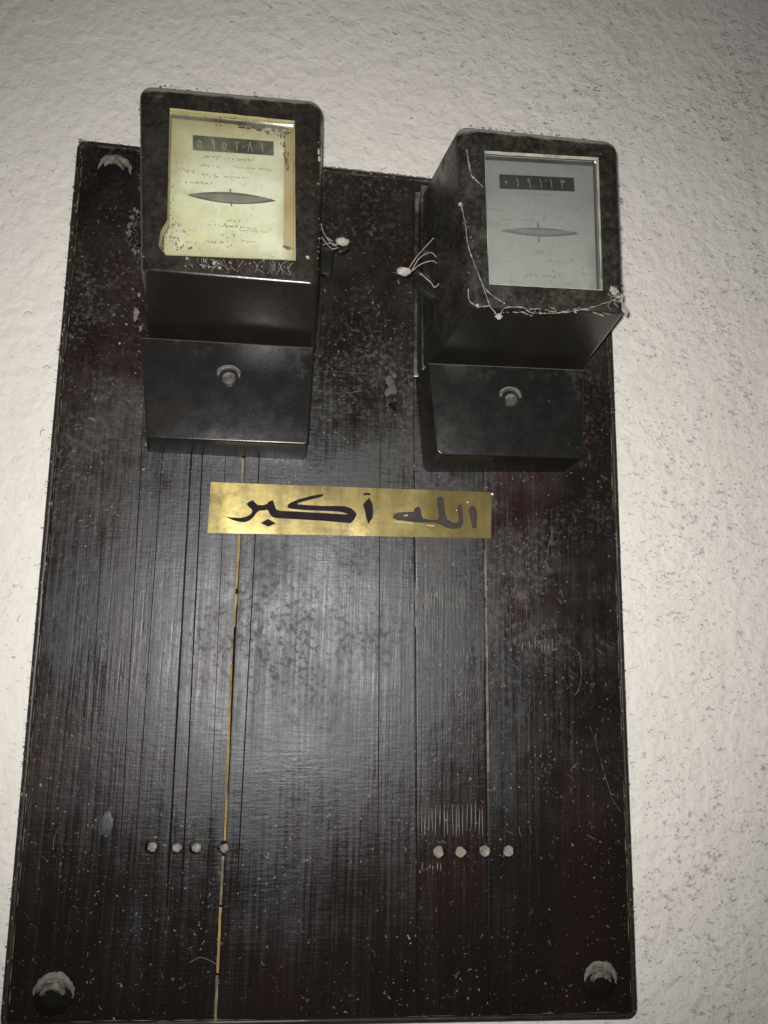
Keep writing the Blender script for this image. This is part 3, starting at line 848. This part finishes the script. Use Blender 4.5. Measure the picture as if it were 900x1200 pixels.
ML, dialL = meter(dict(
    label='left meter with stained yellow dial, standing above the left end of the gold sticker',
    front=[(162, 96), (378, 115), (373, 333), (165, 316)],
    back=[(-0.134, 0.440), (0.018, 0.441), (0.018, 0.2565), (-0.130, 0.2545)], rf=0.0075,
    window=[(199, 127), (345, 142), (346, 305), (194, 299), (186, 288), (188, 272), (196, 258)],
    wq=[(197, 126), (347, 142), (347, 307), (190, 299)],
    bake=M['bake_l'], recess=M['recess_l'], plate=M['plate_l'], ink=M['ink'], gw=.986, gasket=M['recess_l'], glass=M['glass_l'], cmat=M['counter'], dmat=M['digit'],
    counter=[(226, 159), (320.5, 166.5), (321, 182.5), (226, 176)],
    digits='595281', du=[.02, .18, .32, .48, .64, .79],
    print=[(238, 298, 183, 188, 3.0), (274, 318, 196, 199, 2.0), (234, 257, 193, 196, 2.6), (206, 228, 198, 201, 3.4), (236, 256, 204, 207, 3.0), (262, 292, 207, 209, 1.4),
           (211, 249, 213, 215, 2.8), (203, 212, 190, 192, 4), (262, 282, 258, 259, 3.2), (262, 284, 264, 268, 5), (213, 234, 270, 274, 5), (213, 231, 283, 285, 3), (240, 300, 263, 268, 1.5),
           (205, 214, 262, 265, 5), (280, 316, 270, 272, 1.6), (280, 300, 282, 284, 1.6), (201, 208, 230, 246, 5), (240, 262, 283, 284, 3)],
    panels=[[(222, 240), (247, 242), (247, 257), (222, 256)], [(259, 241), (282, 243), (280, 257), (257, 256)], [(221, 271), (245, 273), (240, 284), (214, 282)]],
    rotor=((219, 228.5), (323, 235.5), 6.3, 6.8), ticks=[(-1, -10, -6), (0, 6.5, 10)],
    cover=[(165, 395), (368, 407), (361, 521), (172, 513)], cback=[(-0.1345, 0.2545), (0.0165, 0.257), (0.0130, 0.1675), (-0.1262, 0.1668)], covermat=M['cover_l'], rc=0.003, screw=(268, 440),
    lugs=[([(376, 290), (392, 293), (388, 322), (376, 320)], 0.055, 0.006), ([(151, 262), (166, 258), (166, 284), (153, 286)], 0.035, 0.006)]))

MR, dialR = meter(dict(
    label='right meter with dust-filmed grey dial, cobwebs hanging along its lower lip',
    front=[(535, 144), (725, 163), (733, 368), (552, 359)],
    back=[(0.1095, 0.436), (0.2635, 0.434), (0.2625, 0.2545), (0.1115, 0.2515)], rf=0.0075,
    window=[(568, 177), (701, 185), (706, 340), (573, 333)],
    wq=[(567, 176), (702, 184), (708, 342), (572, 334)],
    bake=M['bake_r'], recess=M['recess_dark'], plate=M['plate_r'], ink=M['ink_r'], gw=.9955, gasket=M['gasket'], glass=M['glass_r'], cmat=M['counter_r'], rdark=M['rotor_dark_r'], rrim=M['rotor_r'], dmat=M['digit_r'],
    counter=[(585, 205), (672, 209), (673, 224.5), (585.5, 221)],
    digits='019113', du=[.02, .17, .32, .48, .62, .78],
    print=[(606, 650, 226, 229, 2.2), (573, 590, 245, 247, 2.2), (608, 642, 236, 238, 1.6), (575, 640, 257, 258, 1.0), (626, 642, 295, 297, 4), (640, 668, 306, 308, 1.6), (577, 600, 306, 307, 1.6),
           (615, 662, 322, 325, 3), (646, 657, 318, 322, 5), (682, 687, 312, 330, 5)],
    rotor=((587, 270.5), (679, 274), 4.8, 5.0), ticks=[(-3, -11, -5), (-2, 5, 12)],
    cover=[(502, 425), (685, 433), (683, 537), (512, 533)], cback=[(0.1115, 0.2515), (0.2600, 0.2555), (0.2590, 0.1700), (0.1205, 0.1625)], covermat=M['cover_r'], rc=0.006, screw=(598, 465),
    lugs=[([(489, 316), (516, 333), (513, 352), (485, 334)], 0.058, 0.006), ([(494, 292), (514, 296), (514, 330), (496, 322)], 0.040, 0.006)]))

# stained tape strip inside the left window, and the grime round it
bm = bmesh.new()
prism(bm, [at(u, v, HP + .004) for u, v in ((333, 146), (344, 147), (345, 291), (332, 289))], HP + .0015, HP + .0042)
obj('tape_strip', bm, M['strip'], ML, smooth=0)
bm = bmesh.new()
def smear(path, n, spread, r0, r1, sx=1.0, sz=1.0):
    for k in range(n):
        t = random.random() * (len(path) - 1); i = min(int(t), len(path) - 2)
        u = lerp(path[i][0], path[i + 1][0], t - i) + random.gauss(0, spread); v = lerp(path[i][1], path[i + 1][1], t - i) + random.gauss(0, spread)
        clump(bm, at(u, v, HP + .0044), random.uniform(r0, r1), .2, 1, .9, sx * random.uniform(.6, 1.5), sz * random.uniform(.6, 1.5))
smear([(286, 145), (300, 148), (318, 152), (342, 155)], 60, 2.6, .0004, .0015, 1.6, .9)
smear([(318, 150), (330, 160), (333, 175), (335, 188), (337, 200)], 46, 1.5, .0003, .0009, .8, 1.6)
smear([(205, 200), (203, 230), (200, 255), (206, 268), (203, 285)], 34, 3.0, .0002, .0006)
smear([(333, 288), (340, 291)], 10, 1.2, .0006, .0012, 1.5, .7)
smear([(198, 255), (200, 275), (206, 290), (225, 292)], 40, 3.0, .0003, .0008)
smear([(262, 273), (275, 278), (268, 285)], 26, 4, .0002, .0005)
smear([(240, 142), (262, 144), (285, 146)], 16, 1.6, .0003, .0009, 1.8, .7)
obj('grime', bm, M['grime'], ML, smooth=60, kind='stuff')

# ================================================================== the gold sticker
SH = 0.0006
SQ = [at(247, 565, SH), at(576, 577, SH), at(575, 631, SH), at(243, 624.5, SH)]
plq = empty('gold_sticker', (SQ[0] + SQ[1] + SQ[2] + SQ[3]) / 4, 'gold strip sticker with black Arabic lettering across the board below the meters', 'sticker')
bm = bmesh.new(); nx, nz = 40, 6; G = []
for j in range(nz + 1):
    row = []
    for i in range(nx + 1):
        p = quad(SQ, i / nx, j / nz)
        row.append(bm.verts.new((p.x, p.y - 0.0002 + noise.noise(Vector((p.x * 30, 0, p.z * 40))) * 0.00055, p.z)))
    G.append(row)
for j in range(nz):
    for i in range(nx): bm.faces.new((G[j][i], G[j + 1][i], G[j + 1][i + 1], G[j][i + 1]))
res = bmesh.ops.extrude_face_region(bm, geom=list(bm.faces))
for v in res['geom']:
    if isinstance(v, bmesh.types.BMVert): v.co.y += 0.0005
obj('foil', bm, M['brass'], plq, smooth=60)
def c3(pts): return [at(240 + x / 5, 560 + y / 5, 0.0013) for x, y in pts]
def c4(pts): return [at(400 + x / 5, 560 + y / 5, 0.0013) for x, y in pts]
LET = [
 c3([(118,226),(165,248),(205,258),(235,260),(262,250),(285,230),(300,208),(318,192),(350,190),(362,186),(372,192),(380,212),(392,226),(410,234),(430,236),(560,243),(700,252),(855,265),(875,245),(890,215),(882,200),(858,178),(820,166),(780,164),(680,164),(580,158),(540,154),(550,146),(600,132),(660,117),(690,108),(696,96),(680,95),(620,106),(550,125),(505,143),(484,160),(486,174),(505,181),(600,189),(700,193),(790,198),(828,207),(838,213),(830,214),(700,206),(600,201),(520,196),(440,193),(420,186),(412,170),(405,145),(398,130),(372,140),(365,152),(340,160),(310,158),(295,145),(282,130),(262,138),(244,152),(258,170),(275,185),(278,200),(265,215),(240,228),(205,234),(160,232)]),
 c3([(370,240),(416,266),(372,286),(327,264)]),
 c4([(163,115),(182,150),(186,190),(183,235),(158,270),(146,235),(138,190),(128,155)]),
 c4([(128,92),(150,86),(172,90),(168,102),(150,98),(134,104)]),
 c4([(775,160),(792,185),(796,235),(790,295),(770,295),(757,240),(745,190),(758,165)]),
 c4([(680,165),(705,150),(712,200),(715,265),(700,292),(660,300),(610,290),(575,270),(540,262),(480,262),(430,260),(380,252),(330,248),(302,235),(308,215),(330,203),(380,200),(424,198),(430,178),(455,165),(465,185),(470,215),(478,238),(520,246),(562,246),(572,225),(568,190),(562,150),(560,115),(585,108),(600,118),(602,150),(608,200),(620,240),(650,262),(680,262),(690,240),(685,200)]),
]
for k, P in enumerate(LET):
    bm = bmesh.new(); fs = prism(bm, P, 0.0006, 0.0013)
    bm.normal_update(); bmesh.ops.triangulate(bm, faces=[f for f in fs if len(f.verts) > 4])
    obj('letter', bm, M['letter'] if k < 4 else M['letter_worn'], plq, smooth=0)
# scuffs and two paint flecks on the lettering
bm = bmesh.new()
for (u, v, r, sx, sz) in ((468, 611.5, .0010, 6, .7), (480, 613, .0008, 6, .6), (505, 616, .0008, 6, .7), (476, 604, .0007, 3, 1)):
    clump(bm, at(u, v, .0016), r, .12, 2, .9, sx, sz)
obj('scuff', bm, M['strip'], plq, kind='stuff')
WHITE = mat_plain('white_paint_fleck', (.8, .8, .8), .5)
for (u, v, r) in ((577, 579, .0011), (548, 588.5, .0006), (535, 598, .0004)): bm = bmesh.new(); clump(bm, at(u, v, .0018), r, .6, 2, .4); obj('paint_fleck', bm, WHITE, plq)

# ================================================================== seals hanging from the meters
def seal(label, loops, slug, r, hole=None):
    base = slug[0]
    t = empty('lead_seal', base, label, 'lead seal', 'seals wired to the meters')
    for lp in loops:
        bm = bmesh.new(); tube(bm, smoothline(lp, 7, .00015), r, 6); obj('wire', bm, M['web'], t, smooth=60)
    bm = bmesh.new()
    clump(bm, slug[0], slug[1], .8, 3, .28, slug[2], slug[3]); obj('slug', bm, M['lead'], t, smooth=60)
    return t
s1 = seal('small dusty seal tied to the right side of the meter with the yellow dial',
     [[at(377, 268, .06), at(384, 280, .064), at(392, 288, .066), at(397, 284, .066)], [at(378, 287, .06), at(386, 285, .066), at(394, 287, .067)], [at(377, 278, .062), at(388, 291, .066), at(396, 290, .066)], [at(376, 262, .06), at(381, 276, .063), at(390, 283, .066)]],
     (at(401, 283, .064), .0046, 1.3, .8), .00045)
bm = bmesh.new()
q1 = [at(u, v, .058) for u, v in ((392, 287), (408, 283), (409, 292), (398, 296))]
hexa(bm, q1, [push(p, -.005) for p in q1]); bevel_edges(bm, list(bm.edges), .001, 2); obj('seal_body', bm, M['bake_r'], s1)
s2 = seal('pale dust-caked seal wired to the left side of the meter with the grey dial',
     [[at(479, 315, .066), at(489, 300, .066), at(508, 279, .058)], [at(483, 316, .066), at(492, 302, .068), at(505, 296, .066), at(513, 304, .060)],
      [at(482, 318, .067), at(494, 309, .068), at(508, 306, .066), at(514, 312, .06)], [at(492, 320, .067), at(504, 330, .067), at(511, 336, .067), at(523, 318, .066)]],
     (at(473, 318, .066), .0046, 1.35, .85), .00055)

# ================================================================== cobwebs and dust
def web(label, lines, knots=(), r=.00035, mat='web'):
    c = lines[0][0]
    t = empty('cobweb', c, label, 'cobweb')
    bm = bmesh.new()
    for ln in lines:
        pts = smoothline(ln, 9, .00025)
        tube(bm, pts, r * .85, 5, [random.choice((.3, .6, .8, 1.0, 1.2, 1.9)) for _ in pts])
    obj('strand', bm, M[mat], t, smooth=60)
    if knots:
        bm = bmesh.new()
        for p, rr in knots:
            for _ in range(3): clump(bm, p + Vector([random.uniform(-rr, rr) * .6 for _ in range(3)]), rr * random.uniform(.5, 1), .8, 2, .8)
        obj('dust_knot', bm, M['dust'], t, smooth=60, kind='stuff')
    return t
f = HF + .001
web('long cobweb strand along the left edge and lower lip of the right meter',
    [[at(540, 239, f - .004), at(545, 262, f), at(548, 285, f), at(556, 310, f), at(566, 335, f), at(574, 358, f + .001), at(585, 371, f + .001)],
     [at(585, 371, f + .001), at(592, 361, f), at(612, 360, f), at(622, 366, f), at(640, 367, f), at(662, 366, f), at(690, 361, f), at(722, 351, f)],
     [at(568, 338, f), at(578, 347, f), at(592, 356, f)]] + [[at(u, v, f), at(u + du * .5, v + dv * .5 + random.gauss(0, .8), f), at(u + du, v + dv, f)] for u, v, du, dv in [(random.uniform(586, 715), random.gauss(364, 2.2), random.uniform(4, 16), random.gauss(0, 2.2)) for _ in range(10)]] + [
     [at(549, 338, f), at(550, 352, f), at(560, 359, f), at(574, 358, f)]],
    [(at(541, 239, f - .004), .0016), (at(585, 370, f + .001), .0018), (at(674, 366, f), .0009), (at(634, 367, f), .0007), (at(559, 357, f), .0008)] + [(at(lerp(590, 720, k / 24) + random.gauss(0, 2), 366 - 14 * max(0, (k - 14) / 10) + random.gauss(0, 1.2), f), random.uniform(.0002, .00045)) for k in range(16)] + [(at(lerp(543, 583, k / 14), lerp(250, 366, k / 14) + random.gauss(0, 2), f), random.uniform(.0002, .0004)) for k in range(9)], .00042)
web('short cobweb strand at the upper left corner of the right meter front',
    [[at(547, 175, f), at(549, 190, f), at(553, 206, f), at(560, 213, f), at(566, 219, f)]], [(at(555, 208, f), .0007)], .0006)
web('fluffy cobwebs along the lower edge of the yellow window',
    [[at(u, 303 + (u - 240) * .05, f), at(u + random.uniform(-6, 6), 309 + (u - 240) * .06, f), at(u + random.uniform(-9, 9), 315 + (u - 240) * .08, f)] for u in (222, 232, 236, 238, 241, 243, 246, 248, 250, 252, 255, 257, 260, 262, 270, 285, 297, 305, 316, 319, 322, 325, 327, 333, 338, 341, 343)] +
    [[at(318, 300, f), at(321, 311, f), at(320, 317, f)], [at(341, 304, f), at(330, 310, f), at(327, 318, f)], [at(236, 310, f), at(248, 313, f), at(262, 316, f)]],
    [(at(245, 313, f), .0009), (at(251, 309, f), .0009), (at(258, 314, f), .0007), (at(219, 303, f), .0008), (at(361, 302, f), .0011)] + [(at(random.uniform(215, 345), random.uniform(303, 313) , f), .0004) for _ in range(26)], .00014)
web('upper of two fine cobweb threads right of the left terminal cover', [[at(367, 437, .045), at(385, 435, .02), at(405, 436, .004), at(430, 438, .001)]], (), .00026, 'thick')
web('lower of two fine cobweb threads right of the left terminal cover', [[at(366, 453, .045), at(380, 458, .02), at(400, 461, .004), at(424, 458, .001)]], (), .00026, 'thick')
web('cobweb thread on the lower right of the board beside the edge', [[at(691, 850, .0006), at(700, 878, .0006), at(710, 912, .0006), at(718, 936, .0006), at(728, 952, .0006)], [at(716, 930, .0006), at(725, 934, .0006)]], (), .00022, 'thick')
web('curled cobweb thread at the right of the board below the knot', [[at(667, 758, .0006), at(678, 765, .0006), at(681, 785, .0006), at(679, 806, .0006), at(672, 816, .0006)]], (), .00026, 'thick')

# fluffy clumps
bm = bmesh.new()
for k in range(46):
    t_ = random.random(); u = lerp(718, 733, t_) + random.gauss(0, 2.6 - 1.4 * t_); v = lerp(336, 366, t_) + random.gauss(0, 2.5)
    clump(bm, at(u, v, f - .001 - .006 * max(0, (u - 722) / 12)), random.uniform(.0007, .0019), .45, 2, .9)
for k in range(14):
    u, v = 724 + random.gauss(0, 5), 348 + random.gauss(0, 9)
    tube(bm, smoothline([at(u, v, f), at(u + random.gauss(0, 3), v + 3, f + .001), at(u + random.gauss(0, 5), v + 8, f - .001)], 5), .00016, 4)
tag(obj('dust_clump', bm, M['dust'], loc=at(725, 350, f), smooth=60, kind='stuff'), 'grey fluff clump on the lower right corner of the right meter', 'dust clump')
bm = bmesh.new()
for (u, v, r) in ((362, 143, .0016), (364, 152, .0022), (366, 160, .0020), (369, 168, .0022), (372, 178, .0018), (374, 186, .0012)):
    clump(bm, at(u, v, HF - .002), r, .25, 3, .8, .9, 1.5)
tag(obj('dust_clump', bm, M['dust'], loc=at(367, 165, HF), smooth=60, kind='stuff'), 'grey peeling dust streak on the upper right edge of the left meter', 'dust clump')
bm = bmesh.new()
for (u, v, r, h) in ((160, 366, .0024, .06), (159, 372, .0020, .06), (163, 345, .0012, .07), (165, 385, .0014, .055), (166, 140, .0010, HF - .01), (168, 155, .0016, HF - .004), (170, 163, .0012, HF - .003)):
    clump(bm, at(u, v, h), r, .5, 3, .8, .8, 1.4)
tag(obj('dust_clump', bm, M['thick'], loc=at(160, 366, .06), smooth=60, kind='stuff'), 'grey dust tufts clinging to the left edge of the left meter', 'dust clump')
bm = bmesh.new()
for k in range(26):
    a = math.radians(random.uniform(70, 290)); u = 162 + 11 * math.cos(a) + random.gauss(0, 1.2); v = 272 - 24 * math.sin(a) + random.gauss(0, 2)
    clump(bm, at(u, v, .036), random.uniform(.0006, .0017), .6, 2, .9, .8, 1.3)
for k in range(12):
    u, v = 158 + random.gauss(0, 4), 270 + random.gauss(0, 16)
    tube(bm, smoothline([at(u, v, .037), at(u + random.gauss(0, 3), v + 4, .038), at(u + random.gauss(0, 5), v + 9, .037)], 5), .0002, 4)
tag(obj('dust_clump', bm, M['thick'], loc=at(155, 270, .034), smooth=60, kind='stuff'), 'pale dust caked on the lug left of the yellow dial meter', 'dust clump')
bm = bmesh.new()
for (u, v, r) in ((456, 446, .0030), (460, 456, .0034), (454, 460, .0022), (462, 440, .0018)): clump(bm, at(u, v, .0006), r, .22, 3, .7, 1.0, 1.4)
for (u, v, r) in ((454, 476, .0012), (463, 486, .0010)): clump(bm, at(u, v, .0008), r, .5, 2, .7)
tag(obj('dust_clump', bm, mat_plain('thin_grey_dust', (.075, .07, .062), 1.0, .3, 200), loc=at(458, 455, .001), smooth=60, kind='stuff'), 'faint dust patch over the small hole between the two meters', 'dust clump')
bm = bmesh.new()
for u in range(94, 160, 3):
    clump(bm, at(u, 163.5 + (u - 90) * .105, .0004) + Vector((0, .004, 0)), random.uniform(.0012, .0022), 1.4, 2, .7, 1.6, .7)
for u in range(382, 506, 3):
    clump(bm, at(u, 193.5 + (u - 382) * .115, .0004) + Vector((0, .004, 0)), random.uniform(.0010, .0018), 1.4, 2, .7, 1.6, .7)
for k in range(150):
    t_ = random.random() ** 1.3; p = lerp(TL, BL, t_) + Vector((random.uniform(.0005, .006), -.0004, 0)); clump(bm, p, random.uniform(.0003, .0009), .6, 1, .8, .8, 1.8)
for k in range(90):
    t_ = random.random(); p = lerp(TR, BR, t_) + Vector((-random.uniform(.0005, .006), -.0004, 0)); clump(bm, p, random.uniform(.0003, .0007), .6, 1, .8, .8, 1.8)
for k in range(70):
    t_ = random.random(); p = lerp(TL, TR, t_) + Vector((0, -.0004, -random.uniform(.0005, .006))); clump(bm, p, random.uniform(.0004, .0010), .6, 1, .8, 1.5, .8)
for k in range(90):
    t_ = random.random(); A_ = lerp(TL, BL, t_) if k % 3 else lerp(TL, TR, t_); d_ = Vector((-1, 0, .2)) if k % 3 else Vector((.2, 0, 1))
    L_ = random.uniform(.0006, .0018); side = Vector((random.uniform(-.4, .4), random.uniform(-.3, .3), random.uniform(-.4, .4)))
    tube(bm, [A_ + Vector((0, .001, 0)) - d_ * .001, A_ + d_ * L_ * .5, A_ + (d_ + side) * L_], .00012, 4)
tag(obj('dust_ledge', bm, mat_plain('ledge_dust', (.15, .138, .115), 1.0, .3, 200, bump=.6), loc=at(120, 165, 0), smooth=60, kind='stuff'), 'grey fuzz and dust along the edges of the board', 'dust')

# specks and lint over the board, thicker near the meters
bm = bmesh.new()
def dens(u, v):
    d = 0.30
    if v < 560: d = 0.75
    if 380 < u < 500 and 230 < v < 560: d = 1.0
    if u < 165 and v < 560: d = 0.95
    if 600 < v < 950 and 180 < u < 480: d = 0.10
    if v > 1000: d = 0.5
    return d * (0.55 + 0.9 * noise.noise(Vector((u * .02, v * .02, 0))))
cntk = 0
while cntk < 1900:
    u, v = random.uniform(0, 748), random.uniform(165, 1194)
    p = at(u, v)
    if random.random() > dens(u, v): continue
    if p.x < lerp(TL.x, BL.x, (TL.z - p.z) / (TL.z - BL.z)) + .008 or p.x > lerp(TR.x, BR.x, (TR.z - p.z) / (TR.z - BR.z)) - .008 or p.z > zat(p.x, True) - .002: continue
    speck(bm, Vector((p.x, -0.0003, p.z)), random.choice((.00022, .00028, .00035, .00045)) * random.uniform(.7, 1.3) * (2.0 if random.random() < .025 else 1))
    cntk += 1
for (u, v, r) in ((100, 640, .001), (128, 642, .0009), (100, 683, .0011), (205, 590, .0007), (62, 995, .0009), (137, 1050, .0010), (115, 1045, .0009), (644, 1066, .0011), (558, 965, .0010), (505, 706, .0008), (538, 788, .0010), (725, 1128, .0006),
                  (148, 380, .0016), (140, 402, .0012), (172, 408, .0014), (96, 300, .001), (168, 550, .0014), (190, 553, .001)):
    speck(bm, at(u, v, .0003), r, .6)
tag(obj('dust_specks', bm, M['dust'], smooth=0, kind='stuff'), 'pale dust specks scattered over the dark board', 'dust')
bm = bmesh.new()
for k in range(46):
    while True:
        u, v = random.uniform(20, 735), random.uniform(190, 1185)
        if random.random() < dens(u, v): break
    a = random.uniform(0, 6.28); L = random.uniform(3, 11); cv = random.uniform(-1, 1) * L * .4
    tube(bm, smoothline([at(u, v, .0005), at(u + L * .5 * math.cos(a) - cv * math.sin(a), v + L * .5 * math.sin(a) + cv * math.cos(a), .0006), at(u + L * math.cos(a), v + L * math.sin(a), .0005)], 5), .00014, 4)
for (A, B, C_) in (((62, 995), (64, 980), (71, 968)), ((222, 1128), (236, 1122), (254, 1130)), ((648, 620), (643, 640), (640, 660)), ((553, 798), (560, 797), (566, 805)), ((513, 660), (516, 668), (519, 677))):
    tube(bm, smoothline([at(*A, .0006), at(*B, .0006), at(*C_, .0006)], 6), .00030, 5)
tag(obj('lint', bm, M['thick'], smooth=60, kind='stuff'), 'short pale lint fibres stuck to the dark board', 'lint')
# specks on the two meters' own faces
for root, reg, n in ((ML, ((170, 372, 108, 318, HF), (170, 362, 405, 512, HC)), 150), (MR, ((545, 728, 160, 360, HF), (512, 680, 432, 532, HC)), 170)):
    bm = bmesh.new()
    for k in range(n):
        u0, u1, v0, v1, h = reg[0 if random.random() < .72 else 1]
        u, v = random.uniform(u0, u1), random.uniform(v0, v1)
        if h == HF:
            wi = (196, 346, 126, 306) if root is ML else (566, 706, 176, 340)
            if wi[0] < u < wi[1] and wi[2] < v < wi[3]: continue
        speck(bm, at(u, v, h - .0006), random.choice((.0003, .0004, .0006)) * random.uniform(.7, 1.3), 2.0)
    if root is MR:
        for (u, v, r) in ((703, 181, .0011), (704, 206, .0006), (643, 470, .0010), (640, 494, .0006), (573, 490, .0006), (605, 515, .0006), (655, 516, .0007), (660, 512, .0006), (666, 520, .0008), (677, 525, .0009), (630, 530, .0008)):
            speck(bm, at(u, v, (HF if v < 300 else HC) - .0004), r, 1.6)
    if root is MR:
        for k in range(240): speck(bm, at(random.uniform(556, 720), random.gauss(352, 6), HF - .0004), random.uniform(.0002, .0006), 1.5)
    else:
        for k in range(140): speck(bm, at(random.uniform(172, 365), random.gauss(309, 4), HF - .0004), random.uniform(.0002, .0005), 1.5)
    obj('dust_speck', bm, M['thick'], root, smooth=0, kind='stuff')
